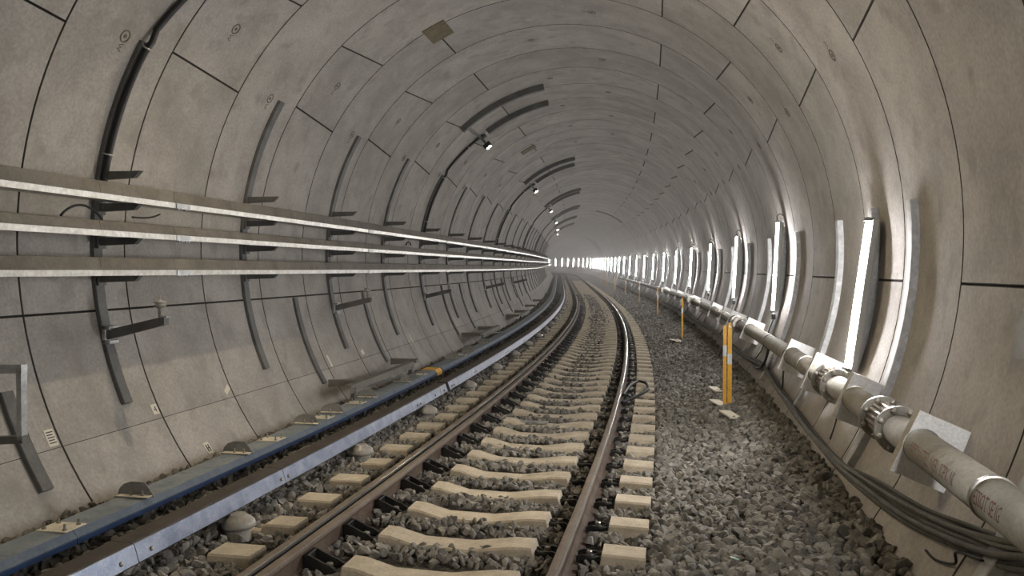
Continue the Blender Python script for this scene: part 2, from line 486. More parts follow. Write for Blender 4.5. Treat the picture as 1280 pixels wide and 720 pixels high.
def fast_mesh(name, V, F, mat, origin):
    n, k, _ = V.shape
    Fa = (F[None] + (np.arange(n) * k)[:, None, None]).reshape(-1, 3)
    me = bpy.data.meshes.new(name)
    me.vertices.add(n * k); me.vertices.foreach_set('co', (V.reshape(-1, 3) - origin).astype(np.float32).ravel())
    me.loops.add(Fa.size); me.loops.foreach_set('vertex_index', Fa.astype(np.int32).ravel())
    me.polygons.add(len(Fa)); me.polygons.foreach_set('loop_start', np.arange(0, Fa.size, 3, dtype=np.int32))
    me.polygons.foreach_set('loop_total', np.full(len(Fa), 3, dtype=np.int32))
    me.materials.append(mat); me.polygons.foreach_set('use_smooth', np.zeros(len(Fa), dtype=bool)); me.update(calc_edges=True); me.validate()
    return me
near = scatter(3.2, 11.5, .044, .019, .040, 0)
mid = scatter(11.5, 26, .062, .024, .045, 0)
fr = scatter(26, 50, .12, .045, .07, 0)
# the 300 stones that show largest: those nearest the camera inside the view
pos = Wt(near[0], near[1], near[2])
cy, sy = math.cos(.22021), math.sin(.22021)
dep = -pos[:, 0] * sy + pos[:, 1] * cy; lat = pos[:, 0] * cy + pos[:, 1] * sy
px = 640 + 1046 * lat / np.maximum(dep, .1); py = 360 + 1046 * ((CAM_Z - pos[:, 2]) / np.maximum(dep, .1) - .02023)
vis = (px > 0) & (px < 1280) & (py < 735) & (dep > 1)
score = np.where(vis, near[3] / dep, 0)
top = np.argsort(-score)[:300]
rest = np.ones(len(score), bool); rest[top] = False
Vt = build_stones(*[a[top] for a in near], ROCK2, F2)
for i in range(300):
    c = Vt[i].mean(0)
    me = fast_mesh('ballast_stone', Vt[i:i + 1], F2, STONE1, c)
    o = bpy.data.objects.new('ballast_stone', me); C.objects.link(o); o.parent = floor; o.location = c - FORG
Vr = build_stones(*[a[rest] for a in near], ROCK2, F2)
V1 = build_stones(*mid, ROCK1, F1); V2 = build_stones(*fr, ROCK1, F1)
me = fast_mesh('ballast_near', Vr, F2, STONE, FORG)
o = bpy.data.objects.new('crushed_ballast', me); C.objects.link(o); o.parent = floor; o['kind'] = 'stuff'
me = fast_mesh('ballast_far', np.concatenate([V1, V2]), F1, STONE, FORG)
o = bpy.data.objects.new('crushed_ballast', me); C.objects.link(o); o.parent = floor; o['kind'] = 'stuff'

# ----------------------------------------------------------------- running rails
def rail(qc, label, gsign, s0=-6, s1=200, dz=0.0, name='steel_rail'):
    # outline of a flat-bottom rail, anticlockwise from the foot, dz = 0 at the head
    P = [(-.075, -.172), (.075, -.172), (.075, -.160), (.03, -.143), (.0085, -.125), (.0085, -.055), (.028, -.04), (.032, -.030), (.032, -.014), (.026, -.003), (.0165, -.0006), (-.010, 0), (-.024, -.002), (-.032, -.014), (-.032, -.030), (-.028, -.04), (-.0085, -.055), (-.0085, -.125), (-.03, -.143), (-.075, -.160)]
    n = len(P)
    # material of the face from point j to j+1
    mis = [0] * n
    for j in (8, 9, 10, 11, 12): mis[j] = 1
    if gsign > 0:
        mis[9] = 2; mis[8] = 3; mis[7] = 3; mis[6] = 1
    else:
        mis[9] = 2
    ss = np.concatenate([np.arange(s0, min(s1, 60), .5), np.arange(60, s1, 1.5)])
    q = np.array([p[0] for p in P]) + qc; z = np.array([p[1] for p in P]) + dz
    if gsign == 0: mis = [1 if 7 <= j <= 14 else 0 for j in range(n)]; q = (q - qc) * .86 + qc
    mb = MB(); mb.sweep([Wt(s, q, z) for s in ss], mis=mis)
    o = obj(name, mb, [RUST, RAILTOP, POLISH, GAUGE], origin=Wt(2.5, qc, -.172))
    tag(o, label, 'rail')
rail(-.7535, 'left running rail, rust brown with a thin bright edge, beside the check rail', 1)
rail(-.6655, 'brown check rail inside the left running rail, held by black brackets', 0, -6, 37, .004, 'check_rail')
rail(.7535, 'rust brown running rail beside the gravel walkway, with an olive dusty top', -1)

# ----------------------------------------------------------------- sleepers with clips
def sleeper_mesh(ext=False):
    xs = [-1.21, -.96, -.945, -.425, -.405, -.33, -.16, .16, .42, .545, .575, .945, .96, 1.21]
    zs = [-.082, -.078, -.176, -.176, -.082, -.086, -.128, -.128, -.086, -.082, -.176, -.176, -.078, -.082]
    if ext:
        xs = [-1.52, -1.19, -1.17] + xs[0:]; zs = [-.135, -.13, -.09] + zs
        xs[3] = -1.15
    mb = MB()
    n = len(xs)
    rings = []
    for x, z in zip(xs, zs):
        b = -.33
        rings.append([(x, -.135, b), (x, .135, b), (x, .105, z - .012), (x, .095, z), (x, -.095, z), (x, -.105, z - .012)])
    mb.sweep(rings)
    return mb.mesh('concrete_sleeper', SLEEPC)
SLM, SLME = sleeper_mesh(), sleeper_mesh(True)
def clip_meshes():
    mb = MB()
    # foot on +x: from the rail foot out to the shoulder; x measured from the rail centre
    for y in (-.052, .052):
        mb.add([(x, y + dy, z) for dy in (-.007, .007) for x, z in ((.05, -.152), (.055, -.118), (.09, -.105), (.165, -.112), (.215, -.15), (.215, -.172), (.05, -.158))],
               [[0, 1, 2, 3, 4, 5, 6][::-1], [7, 8, 9, 10, 11, 12, 13]] + [[i, (i + 1) % 7, 7 + (i + 1) % 7, 7 + i] for i in range(7)])
    mb.box((.14, 0, -.16), (.15, .125, .022), bev=.005)
    mb.box((.2, 0, -.145), (.03, .13, .05), bev=.008)
    path = [(.06, -.04, -.14), (.10, -.05, -.125), (.16, -.06, -.118), (.19, -.035, -.12), (.16, -.018, -.125), (.11, -.018, -.128), (.10, 0, -.128), (.11, .018, -.128), (.16, .018, -.125), (.19, .035, -.12), (.16, .06, -.118), (.10, .05, -.125), (.06, .04, -.14)]
    mb.tube(path, .0085, 6)
    k = MB()
    for y in (-.058, .058):
        k.add([(x, y + dy, z) for dy in (-.007, .007) for x, z in ((.108, -.172), (.104, -.05), (.135, -.05), (.225, -.088), (.26, -.098), (.335, -.145), (.335, -.172))],
              [[0, 1, 2, 3, 4, 5, 6], [7, 8, 9, 10, 11, 12, 13][::-1]] + [[i, (i + 1) % 7, 7 + (i + 1) % 7, 7 + i][::-1] for i in range(7)])
    k.box((.215, 0, -.158), (.22, .125, .026), bev=.005); k.box((.12, 0, -.10), (.026, .125, .10), bev=.004); k.box((.31, 0, -.15), (.045, .13, .045), bev=.008)
    kb = MB()
    kb.lathe([(.028, -.145), (.028, -.135), (.014, -.134), (.014, -.115)], (.235, 0, 0), 10)
    kb.lathe([(.021, -.132), (.021, -.108), (.017, -.104), (.001, -.104)], (.235, 0, 0), 6, smooth=False)
    b = MB()
    b.lathe([(.026, -.128), (.026, -.122), (.014, -.121), (.014, -.112)], (.125, 0, 0), 10)
    b.lathe([(.019, -.121), (.019, -.099), (.016, -.096), (.001, -.096)], (.125, 0, 0), 6, smooth=False)
    return mb.mesh('rail_clip', BLACK), b.mesh('bolt', BOLT), k.mesh('check_rail_bracket', BLACK), kb.mesh('bolt', BOLT)
CLIPM, BOLTM, BRKM, BRKB = clip_meshes()
NSL = 140
for i in range(-2, NSL):
    s = SLP0 + i * SLPD - .1
    ext = (abs(((s - 4.77 + 1.07) % 2.14) - 1.07) < SLPD / 2) and i < 60
    o = bpy.data.objects.new('concrete_sleeper', SLME if ext else SLM); C.objects.link(o)
    place(o, s, UT, -TH, CANT)
    lab = ('long-ended' if ext else 'plain') + ' concrete sleeper under both rails, %s up the track from the bottom edge' % nth(i + 2)
    tag(o, lab, 'sleeper', 'concrete sleepers under the rails')
    if i < 55:
        for rc in (-.7535, .7535):
            for sg in (1, -1):
                ck = rc < 0 and sg > 0 and s < 37
                c = bpy.data.objects.new('check_rail_bracket' if ck else 'rail_clip', BRKM if ck else CLIPM); C.objects.link(c); c.parent = o
                c.location = (rc, 0, 0); c.rotation_euler = (0, 0, 0 if sg > 0 else math.pi)
                b = bpy.data.objects.new('bolt', BRKB if ck else BOLTM); C.objects.link(b); b.parent = c

# ----------------------------------------------------------------- conductor rail with insulators
cr = empty('conductor_rail', Wt(3.8, -1.435, 0))
tag(cr, 'conductor rail with a shiny steel side face, between the blue duct and the track', 'rail')
CRO = np.array(cr.location)
def sw_t(prof, s0, s1, step=.5):
    ss = np.linspace(s0, s1, max(2, int((s1 - s0) / step) + 1))
    q = np.array([p[0] for p in prof]); z = np.array([p[1] for p in prof])
    return [Wt(s, q, z) for s in ss]
BODY = [(-1.50, 0), (-1.375, 0), (-1.375, .085), (-1.385, .1), (-1.50, .1), (-1.515, .085), (-1.515, .02)]
FACEP = [(-1.374, .002), (-1.340, .002), (-1.368, .094), (-1.374, .096)]
FOOTP = [(-1.48, -.03), (-1.39, -.03), (-1.372, -.005), (-1.372, 0), (-1.50, 0), (-1.50, -.005)]
cuts = [(-4, 3.83), (3.834, 5.515), (5.519, 10.13), (10.25, 14.8), (14.804, 24), (24.004, 40), (40.004, 70), (70.004, 150)]
for a, b in cuts:
    m = MB(); m.sweep(sw_t(BODY, a, b)); m.sweep(sw_t(FOOTP, a, b))
    obj('rail_body', m, CRBODY, cr, CRO)
    m = MB(); m.sweep(sw_t(FACEP, a + .001, b - .001)); obj('steel_face', m, FACE, cr, CRO)
BM = MB(); BM.lathe([(.012, 0), (.012, .008), (.009, .012), (.001, .013)], (0, 0, 0), 8, axis='x')
BMm = BM.mesh('bolt', BOLT)
for s in (3.70, 3.95, 5.46, 5.57, 8.80, 8.92, 9.55, 9.98, 10.38, 10.5, 11.8, 11.95, 14.7, 14.9, 17.2, 17.4):
    o = obj('bolt', BMm, None, cr, loc=Wt(s, -1.351, .035) - CRO, rot=(0, -.28, heading(s)))
m = MB(); m.sweep(sw_t([(-1.342, .0), (-1.337, .0), (-1.365, .095), (-1.370, .095)], 9.82, 9.90)); obj('splice_strip', m, WHITEP, cr, CRO)
INS = MB()
INS.lathe([(.080, -.34), (.084, -.19), (.086, -.175), (.080, -.170), (.080, -.092)], n=20)
INS.lathe([(.080, -.093), (.104, -.086), (.107, -.070), (.098, -.046), (.080, -.028), (.055, -.016), (.05, -.005)], n=20)
CAP = MB(); CAP.box((-.075, 0, -.038), (.13, .10, .02), bev=.004); CAP.box((-.075, .0, -.2), (.05, .06, .34), bev=.004)
INSm, CAPm = INS.mesh('porcelain_body', CERAM), CAP.mesh('clamp', GALV)
for i in range(0, 24):
    s = 4.77 + 2.14 * i
    e = empty('rail_insulator', (0, 0, 0)); place(e, s, UT - 1.30, -TH - CANT * 1.30)
    tag(e, 'pale porcelain insulator under the conductor rail, %s from the bottom left' % nth(i), 'insulator', 'insulators under the conductor rail')
    obj('porcelain_body', INSm, None, e); obj('clamp', CAPm, None, e)

# ----------------------------------------------------------------- blue duct along the left wall foot
duct = empty('cable_duct', Wt(3.8, -1.99, -.03))
tag(duct, 'long blue cable duct with a dusty grey lid at the foot of the left wall', 'duct')
DO = np.array(duct.location)
LID = [(-2.10, .040), (-1.915, .040), (-1.915, .050), (-2.10, .050)]
BEV = [(-1.916, .050), (-1.916, .036), (-1.884, .004), (-1.884, .012)]
BOD = [(-2.09, -.026), (-1.886, -.026), (-1.886, .005), (-1.917, .036), (-2.09, .039)]
for k, (a, b) in enumerate([(-4, 4.06), (4.065, 7.1), (7.104, 11.75), (12.1, 17), (17.004, 24), (24.004, 34), (34.004, 48), (48.004, 110)]):
    m = MB(); m.sweep(sw_t(BOD, a, b)); obj('duct_body', m, BLUE, duct, DO)
    m = MB(); m.sweep(sw_t(LID, a, b)); obj('duct_lid', m, BLUEDUST, duct, DO)
    m = MB(); m.sweep(sw_t(BEV, a, b)); obj('lid_edge', m, BLUEEDGE, duct, DO)
m = MB(); m.sweep(sw_t([(-2.11, .03), (-2.11, .054), (-1.914, .054), (-1.878, .015), (-1.878, -.030), (-1.885, -.030), (-1.885, .005), (-1.917, .04)], 11.72, 12.02, .1)); obj('end_cap', m, YELLOW, duct, DO)['label'] = 'yellow end cap'
LEG = MB(); LEG.prism([(-.02, -.30), (.02, -.30), (.02, -.03), (-.02, -.03)], -.025, -.015); LEG.box((0, .012, -.165), (.045, .055, .27), bev=.004)
LEGm = LEG.mesh('duct_leg', GALVD)
for i in range(16):
    s = 4.72 + 1.32 * i
    obj('duct_leg', LEGm, None, duct, loc=Wt(s, -1.93, 0) - DO, rot=(0, 0, heading(s)))
DM = MB()
prof = [(.125, 0), (.06, .085), (.045, .092), (-.045, .092), (-.095, .075), (-.128, .042), (-.14, 0)]
DM.prism(prof, 0, .008); DM.box((-.005, -.03, .006), (.235, .06, .008), bev=.002)
DMm = DM.mesh('end_stop', STOPM)
FL = MB(); FL.box((-.005, -.03, .0115), (.23, .058, .003)); FLm = FL.mesh('foot_flange', PLY)
PB = MB(); PB.lathe([(.013, 0), (.013, .010), (.007, .011), (.007, .035), (.001, .036)], n=6, smooth=False)
PBm = PB.mesh('bolt', BOLT)
PL = MB(); PL.box((0, 0, .004), (.19, .17, .007), bev=.002); PLm = PL.mesh('bolted_plate', PLY)
for s in (4.76, 6.06, 7.37, 8.0, 9.05, 10.4, 13.3, 14.6, 16.2):
    o = obj('end_stop', DMm, None, duct, loc=Wt(s, -2.0, .051) - DO, rot=(0, 0, heading(s)))
    obj('foot_flange', FLm, None, o)
    for x in (-.02, .06):
        obj('bolt', PBm, None, o, loc=(x, -.03, .01))
for s in (4.08, 6.62, 7.72, 8.65, 11.2, 13.9):
    o = obj('bolted_plate', PLm, None, duct, loc=Wt(s, -2.0, .05) - DO, rot=(0, 0, heading(s)))
    for x in (-.065, .065):
        for y in (-.055, .055):
            obj('bolt', PBm, None, o, loc=(x, y, .007))

# ----------------------------------------------------------------- cable trays on the left wall
TR = [(.527, 'uppermost', .116), (.267, 'middle', .092), (-.016, 'lowest', .112)]
for v0, nm, tt in TR:
    t = empty('cable_tray', W(3.8, -4.08, v0))
    tag(t, '%s of the three long tan cable trays with bright steel lips on the left wall' % nm, 'cable tray', 'cable trays on the left wall')
    o0 = np.array(t.location)
    def sw(prof, a, b, step=.6):
        ss = np.linspace(a, b, max(2, int((b - a) / step) + 1)); u = np.array([p[0] for p in prof]); v = np.array([p[1] for p in prof]) + v0
        return [W(s, u, v) for s in ss]
    a = -3.0; k = 0
    while a < 110:
        L = .92 if a < 22 else 4.6
        m = MB(); m.sweep(sw([(-4.065, .0), (-4.065, .03), (-4.08, tt - .006), (-4.09, tt), (-4.28, tt + .004), (-4.29, tt - .004), (-4.29, .0)], a + .002, a + L - .002))
        obj('trough_section', m, TROUGH, t, o0)
        a += L
    a = -3.0
    while a < 110:
        L = 2.319 * 2 if a < 30 else 9.276
        b = a + L
        m = MB(); m.sweep(sw([(-4.30, -.008), (-4.05, -.008), (-4.05, -.020), (-4.042, -.021), (-4.038, .020), (-4.046, .021), (-4.055, .0), (-4.30, .0)], a + .003, b - .003))
        obj('steel_lip', m, LIP, t, o0)
        if a < 30:
            j = MB(); j.sweep(sw([(-4.039, -.025), (-4.034, -.025), (-4.033, .018), (-4.038, .018)], b - .1, b + .1, .1))
            for ds in (-.07, -.035, .035, .07):
                c = W(b + ds, -4.036, v0 - .028); j.box(c, (.012, .012, .014))
            obj('joint_plate', j, GALV, t, o0)
        a = b

# ----------------------------------------------------------------- wall channels (bent strut)
def channel_mb(a0, a1, w=.10, d=.034, step=3.0, slot=.03):
    mb = MB()
    n = max(2, int(abs(a1 - a0) / step)); aa = np.linspace(a0, a1, n + 1)
    prof = [(-w / 2, 0), (-w / 2, d - .004), (-w / 2 + .004, d), (w / 2 - .004, d), (w / 2, d - .004), (w / 2, 0)]
    rings = []
    for a in aa:
        rings.append([(pol(a, R - h)[0], y, pol(a, R - h)[1]) for y, h in prof])
    mb.sweep(rings)
    return mb
def local(mb, u0, v0, name, mat):            # mesh made about a base point (u0, v0) of the section
    return mb.mesh(name, mat, (u0, 0, v0))
CHB = pol(-114, R)
LCH = local(channel_mb(-58.4, -114), *CHB, 'channel', GALVD)
ARM = MB()
ARM.add([(x, y, z) for y in (-.022, .022) for x, z in ((-4.40, 0), (-4.045, 0), (-4.10, -.052), (-4.40, -.062))], [[0, 1, 2, 3], [7, 6, 5, 4], [0, 4, 5, 1], [1, 5, 6, 2], [2, 6, 7, 3], [3, 7, 4, 0]])
ARM.box((-4.395, 0, -.03), (.012, .09, .11))
def arm_mesh(v):
    m = MB(); V = np.concatenate(ARM.v) + np.array((0, 0, v)); m.add(V, ARM.f); return local(m, *CHB, 'bracket_arm', GALVD)
ARMS = [arm_mesh(v) for v in (.757, .514, .254, -.029)]
for i in range(-1, 30):
    s = 5.73 + 2.319 * i
    e = empty('wall_channel', (0, 0, 0)); place(e, s, *CHB)
    lab = 'curved channel with cantilever arms behind the trays, %s' % (('%s from the left edge' % nth(i)) if i >= 0 else 'just outside the left edge')
    tag(e, lab, 'wall channel', 'tray channels on the left wall')
    obj('channel', LCH, None, e)
    for am in ARMS: obj('bracket_arm', am, None, e)

# short insulator arms on some channels, standing just below the trays
IA = MB()
IA.add([(x, y, z) for y in (-.03, .03) for x, z in ((-4.34, -.455), (-3.85, -.345), (-3.85, -.41), (-4.34, -.53))], [[0, 1, 2, 3], [7, 6, 5, 4], [0, 4, 5, 1], [1, 5, 6, 2], [2, 6, 7, 3], [3, 7, 4, 0]])
IAB = (-4.34, -.49)
IAm = local(IA, *IAB, 'arm', GALVD)
m = MB()
for z in (-.437, -.545): m.box((-4.325, 0, z), (.07, .11, .03), bev=.004)
m.box((-4.345, 0, -.49), (.03, .11, .14), bev=.003)
IEm = local(MB().box((-3.855, 0, -.35), (.05, .062, .012)), *IAB, 'end_plate', GALV)
ICm = local(m, *IAB, 'clamp', GALV)
m = MB(); m.lathe([(.012, -.35), (.012, -.29), (.02, -.285), (.045, -.272), (.047, -.262), (.02, -.255), (.046, -.245), (.044, -.235), (.016, -.225), (.008, -.215), (.006, -.18), (.001, -.178)], (-3.905, 0, 0), 12)
m.lathe([(.02, -.352), (.02, -.335)], (-3.888, -.01, 0), 8)
IPm = local(m, *IAB, 'post_insulator', CERAM)
for i, txt in ((0, 'nearest'), (2, 'second'), (4, 'third'), (7, 'fourth'), (10, 'farthest')):
    e = empty('insulator_bracket', (0, 0, 0)); place(e, 5.73 + 2.319 * i, *IAB)
    tag(e, 'short tilted bracket arm with a small post insulator below the trays, %s of these arms' % txt, 'bracket', 'insulator arms on the left wall')
    obj('arm', IAm, None, e); obj('clamp', ICm, None, e); obj('end_plate', IEm, None, e); obj('post_insulator', IPm, None, e)

# ----------------------------------------------------------------- lower left wall: walkway brackets, beams, steel frame
WB0 = pol(-120.5, R)
m = channel_mb(-99.8, -120.6, w=.09, d=.03); WCm = local(m, *WB0, 'channel', GALVD)
m = MB(); m.add([(x, y, z) for y in (-.03, .03) for x, z in ((-3.98, -1.285), (-3.60, -1.285), (-3.60, -1.33), (-3.98, -1.36))], [[0, 1, 2, 3], [7, 6, 5, 4], [0, 4, 5, 1], [1, 5, 6, 2], [2, 6, 7, 3], [3, 7, 4, 0]])
m.box((-3.78, 0, -1.278), (.40, .075, .012)); WAm = local(m, *WB0, 'bracket_arm', GALVB)
for i, s in enumerate((9.23, 11.62, 16.6, 18.5, 23.4, 25.7, 29.5, 34)):
    e = empty('floor_bracket', (0, 0, 0)); place(e, s, *WB0)
    tag(e, 'low curved channel with a shelf arm at the left wall foot, %s one' % nth(i), 'wall bracket', 'low shelf brackets on the left wall')
    obj('channel', WCm, None, e); obj('bracket_arm', WAm, None, e)
for i, (a, b) in enumerate(((8.75, 11.25), (16.5, 18.9), (23.3, 25.9))):
    e = empty('shelf_beam', W(a, -3.56, -1.30))
    tag(e, ('dusty steel angle beam on two low brackets beside the blue duct, %s' % ['nearest one', 'second one along', 'third one along'][i]), 'beam', 'shelf beams on the left wall')
    eo = np.array(e.location)
    ss = np.linspace(a, b, 6)
    def swp(prof, s_=ss): return [W(x, np.array([p[0] for p in prof]), np.array([p[1] for p in prof])) for x in s_]
    m = MB(); m.sweep(swp([(-3.62, -1.27), (-3.53, -1.27), (-3.53, -1.36), (-3.538, -1.36), (-3.538, -1.278), (-3.62, -1.278)])); obj('angle_bar', m, GALVB, e, eo)
    m = MB(); m.tube([W(a + .15, -3.56, -1.34), W(a + 1.3, -3.50, -1.36), W(b - .2, -3.46, -1.42)], .014, 6); obj('brace', m, GALVD, e, eo)
    m = MB()
    for x in (a + .12, b - .12): m.box(W(x, -3.55, -1.46), (.05, .05, .28), bev=.004)
    obj('post', m, GALVD, e, eo); 
    m = MB()
    for x in (a + .05, a + .12):
        for z in (-1.30, -1.335): m.lathe([(.012, 0), (.012, .012), (.001, .013)], W(x, -3.53, z), 6, axis='x', smooth=False)
    obj('bolt_heads', m, BOLT, e, eo)
fr_e = empty('wall_stand', W(4.37, -4.03, -1.02))
tag(fr_e, 'square grey steel frame standing off the wall at the left edge of the photo', 'frame')
fo = np.array(fr_e.location)
def bar(p, q, w, s=4.36, d=.05):
    (u0, v0), (u1, v1) = p, q
    L = math.hypot(u1 - u0, v1 - v0); nx, nz = -(v1 - v0) / L * w / 2, (u1 - u0) / L * w / 2
    return [[W(x, a, b) for a, b in ((u0 + nx, v0 + nz), (u1 + nx, v1 + nz), (u1 - nx, v1 - nz), (u0 - nx, v0 - nz))] for x in (s - d / 2, s + d / 2)]
m = MB(); m.sweep(bar((-4.32, -.600), (-3.912, -.590), .052)); obj('top_bar', m, GALV, fr_e, fo)
m = MB(); m.sweep(bar((-3.932, -.585), (-3.932, -1.02), .034)); obj('upright', m, GALV, fr_e, fo)
m = MB(); m.sweep(bar((-4.30, -1.045), (-3.912, -1.015), .046)); obj('bottom_bar', m, GALVD, fr_e, fo)
m = MB(); m.lathe([(.014, 0), (.014, .012), (.001, .013)], W(4.325, -3.932, -.598), 6, axis='y', smooth=False); obj('bolt', m, BOLT, fr_e, fo)
e = empty('stub_channel', (0, 0, 0)); SB = pol(-122.4, R); place(e, 4.62, *SB)
tag(e, 'short dark curved channel below the steel frame at the left edge', 'wall channel')
obj('channel', local(channel_mb(-109, -122.4, w=.10), *SB, 'channel', GALVD), None, e)

# labels stuck on the lower left wall
def sticker(name, s, a, w, h, tilt, label, lines=(), txt=None, col=PAPER, cat='label'):
    o = empty(name, Wa(s, a, R - .003)); tag(o, label, cat)
    oo = np.array(o.location)
    ct, st = math.cos(tilt), math.sin(tilt)
    def P(x, y, hh): return Wa(s + x * ct - y * st, a + math.degrees((x * st + y * ct) / R), R - hh)   # y up the wall
    m = MB(); 
    t_ = [P(-w / 2, -h / 2, .0), P(w / 2, -h / 2, .0), P(w / 2, h / 2, .0), P(-w / 2, h / 2, .0)]
    f_ = [P(-w / 2, -h / 2, .004), P(w / 2, -h / 2, .004), P(w / 2, h / 2, .004), P(-w / 2, h / 2, .004)]
    m.add(t_ + f_, [[3, 2, 1, 0], [4, 5, 6, 7], [0, 1, 5, 4], [1, 2, 6, 5], [2, 3, 7, 6], [3, 0, 4, 7]]); obj('sheet', m, col, o, oo)
    if lines:
        m = MB()
        for x0, y0, x1, y1 in lines:
            m.add([P(x0 * w, y0 * h, .0055), P(x1 * w, y0 * h, .0055), P(x1 * w, y1 * h, .0055), P(x0 * w, y1 * h, .0055)], [[0, 1, 2, 3]])
        obj('print', m, INK, o, oo)
    if txt:
        V, F = text_mb(txt, h * .95); c = (V.max(0) + V.min(0)) / 2
        m = MB(); m.add([P(x - c[0], y - c[1], .0055) for x, y, z in V], F); obj('numeral', m, INK, o, oo)
LN = [(-.38, .36 - .16 * k, .38 - .1 * (k % 2), .30 - .16 * k) for k in range(5)]
sticker('paper_notice', 4.87, -116, .085, .12, .0, 'small white notice with printed lines, lowest left on the wall beside a ring joint', LN, cat='notice')
sticker('number_label', 6.04, -115.9, .075, .085, .0, 'small square white label reading 4 on the lower left wall', txt='4')
sticker('paper_tag', 7.18, -115.9, .11, .05, .5, 'torn white paper tag at a ring joint on the lower left wall', (), cat='paper tag')
sticker('paper_tag', 9.69, -115.9, .05, .16, .1, 'narrow upright white paper strip between two low shelf brackets', (), cat='paper tag')
sticker('paper_tag', 10.89, -116, .11, .07, .2, 'crumpled pale paper tag right of the narrow paper strip', (), cat='paper tag')
sticker('paper_tag', 13.3, -116, .05, .16, .1, 'narrow white paper strip past the farther low shelf bracket', (), cat='paper tag')
sticker('number_label', 6.45, -124.6, .08, .11, .0, 'small white label standing at the lid of the blue duct', [(-.3, -.3, -.1, .3), (.1, -.3, .3, .3), (-.3, -.05, .3, .05)])

# ----------------------------------------------------------------- black cable and flood lamps up the left side
def lamp_cable(s, i):
    aa = np.linspace(-83, -38, 26)
    off = np.interp(aa, [-83, -60, -58, -50, -38], [-.02, -.02, .0, .10, .30])
    e = empty('lamp_cable', Wa(s, -83, R - .06))
    tag(e, 'thick black cable climbing the left wall to a flood lamp, %s' % ['nearest one at upper left', 'second one along', 'third one along', 'fourth one along', 'fifth one along', 'sixth one along', 'farthest one'][min(i, 6)], 'cable', 'flood lamp cables')
    eo = np.array(e.location)
    m = MB(); m.tube([Wa(s + o_, a, R - (.062 if a < -57 else .03)) for a, o_ in zip(aa, off)], .024, 8); obj('cable', m, BCABLE, e, eo)
    m = MB()
    for a in (-76, -59, -45):
        o_ = float(np.interp(a, aa, off)); dd = .062 if a < -57 else .03
        m.tube([Wa(s + o_ - .035, a, R - dd + .03), Wa(s + o_ - .033, a, R - dd - .02), Wa(s + o_, a, R - dd - .032), Wa(s + o_ + .033, a, R - dd - .02), Wa(s + o_ + .06, a, R - dd + .03)], .007, 6)
    obj('clamp', m, GALV, e, eo)
FA = -39.5
FB = pol(FA, R)
CCH = [channel_mb(-41.6, -10.7, w=.10, d=.095), channel_mb(-36.2, -11.8, w=.10, d=.095)]
CB = [pol(-41.6, R), pol(-36.2, R)]
CCm = [CCH[k].mesh('channel', GALVD, (CB[k][0], 0, CB[k][1])) for k in (0, 1)]
def rotmat_local(a):                         # basis: x along the wall (increasing angle), y along s, z inward
    a = math.radians(a)
    ex = np.array((math.cos(a), 0, -math.sin(a))); ez = -np.array((math.sin(a), 0, math.cos(a)))
    return np.stack([ex, np.array((0, 1.0, 0)), ez], 1)
RB = rotmat_local(FA)
def rb(mb): 
    mb.v = [v @ RB.T for v in mb.v]; return mb
FBODY = rb(MB().box((0, 0, .20), (.15, .12, .09), bev=.012)).mesh('lamp_body', BLACK)
FLENS = rb(MB().box((0, 0, .2475), (.09, .065, .006), bev=.002)).mesh('lamp_lens', FLOOD)
_b = MB(); _b.box((0, -.6, .05), (.05, 1.45, .03), bev=.003); _b.box((0, -.02, .10), (.04, .03, .11)); _b.box((.06, -.1, .06), (.1, .12, .05), bev=.005)
FLENSB = rb(MB().box((0, 0, .2475), (.09, .065, .006), bev=.002)).mesh('lamp_lens', FLOODB)
FBR = rb(_b).mesh('lamp_bracket', GALVD)
for i in range(-1, 7):
    s = 5.73 + 9.276 * i
    if i >= 0: lamp_cable(s, i)
    for k, ds in ((0, -1.05), (1, .25)):
        e = empty('ceiling_channel', (0, 0, 0)); place(e, s + ds, *CB[k])
        tag(e, 'bent grey channel on the vault at a flood lamp, %s of the %s pair' % (('nearer', 'farther')[k], ['unseen', 'first', 'second', 'third', 'fourth', 'fifth', 'sixth', 'seventh'][i + 1]), 'ceiling channel', 'channel pairs on the vault')
        obj('channel', CCm[k], None, e)
    e = empty('flood_lamp', (0, 0, 0)); place(e, s + .42, *FB)
    tag(e, 'small lit flood lamp bracketed under the vault, %s' % ['behind the camera', 'just above the top edge at upper left', 'nearest one in the photo', 'second one in the photo', 'third one in the photo', 'fourth one in the photo', 'fifth one in the photo', 'sixth one in the photo'][i + 1], 'flood lamp', 'flood lamps on the vault')
    obj('lamp_bracket', FBR, None, e); obj('lamp_body', FBODY, None, e); obj('lamp_lens', FLENS if i < 1 else FLENSB, None, e)
# boards fixed to the vault
def board(s0, s1, a0, a1, label):
    m = MB(); aa = np.linspace(a0, a1, 5)
    m.sweep([np.concatenate([Wa(s, aa, R - .0), Wa(s, aa[::-1], R - .012)]) for s in (s0, s1)])
    o = obj('vault_board', m, OCHRE, origin=Wa(s0, a0, R)); tag(o, label, 'board')
board(9.48, 10.0, -28.9, -23.3, 'dark olive board fixed across a joint high on the vault')
board(19.1, 19.55, -32.6, -25.5, 'brown board on the vault beyond the first flood lamp')
e = empty('ceiling_channel', (0, 0, 0)); B2 = pol(39.6, R); place(e, 47, *B2)
tag(e, 'dark bent channel on the right of the vault, far ahead', 'ceiling channel')
obj('channel', local(channel_mb(8.6, 39.6, w=.2), *B2, 'channel', GALVD), None, e)
for s, a0, a1 in ((92, 20, 82), (88, 40, 84)):
    e = empty('ceiling_channel', (0, 0, 0)); B3 = pol(a1, R); place(e, s, *B3)
    tag(e, 'dark arched channel on the right of the far tunnel mouth, %s' % ('outer' if s == 88 else 'inner'), 'ceiling channel')
    obj('channel', local(channel_mb(a0, a1, w=.35), *B3, 'channel', GALVD), None, e)

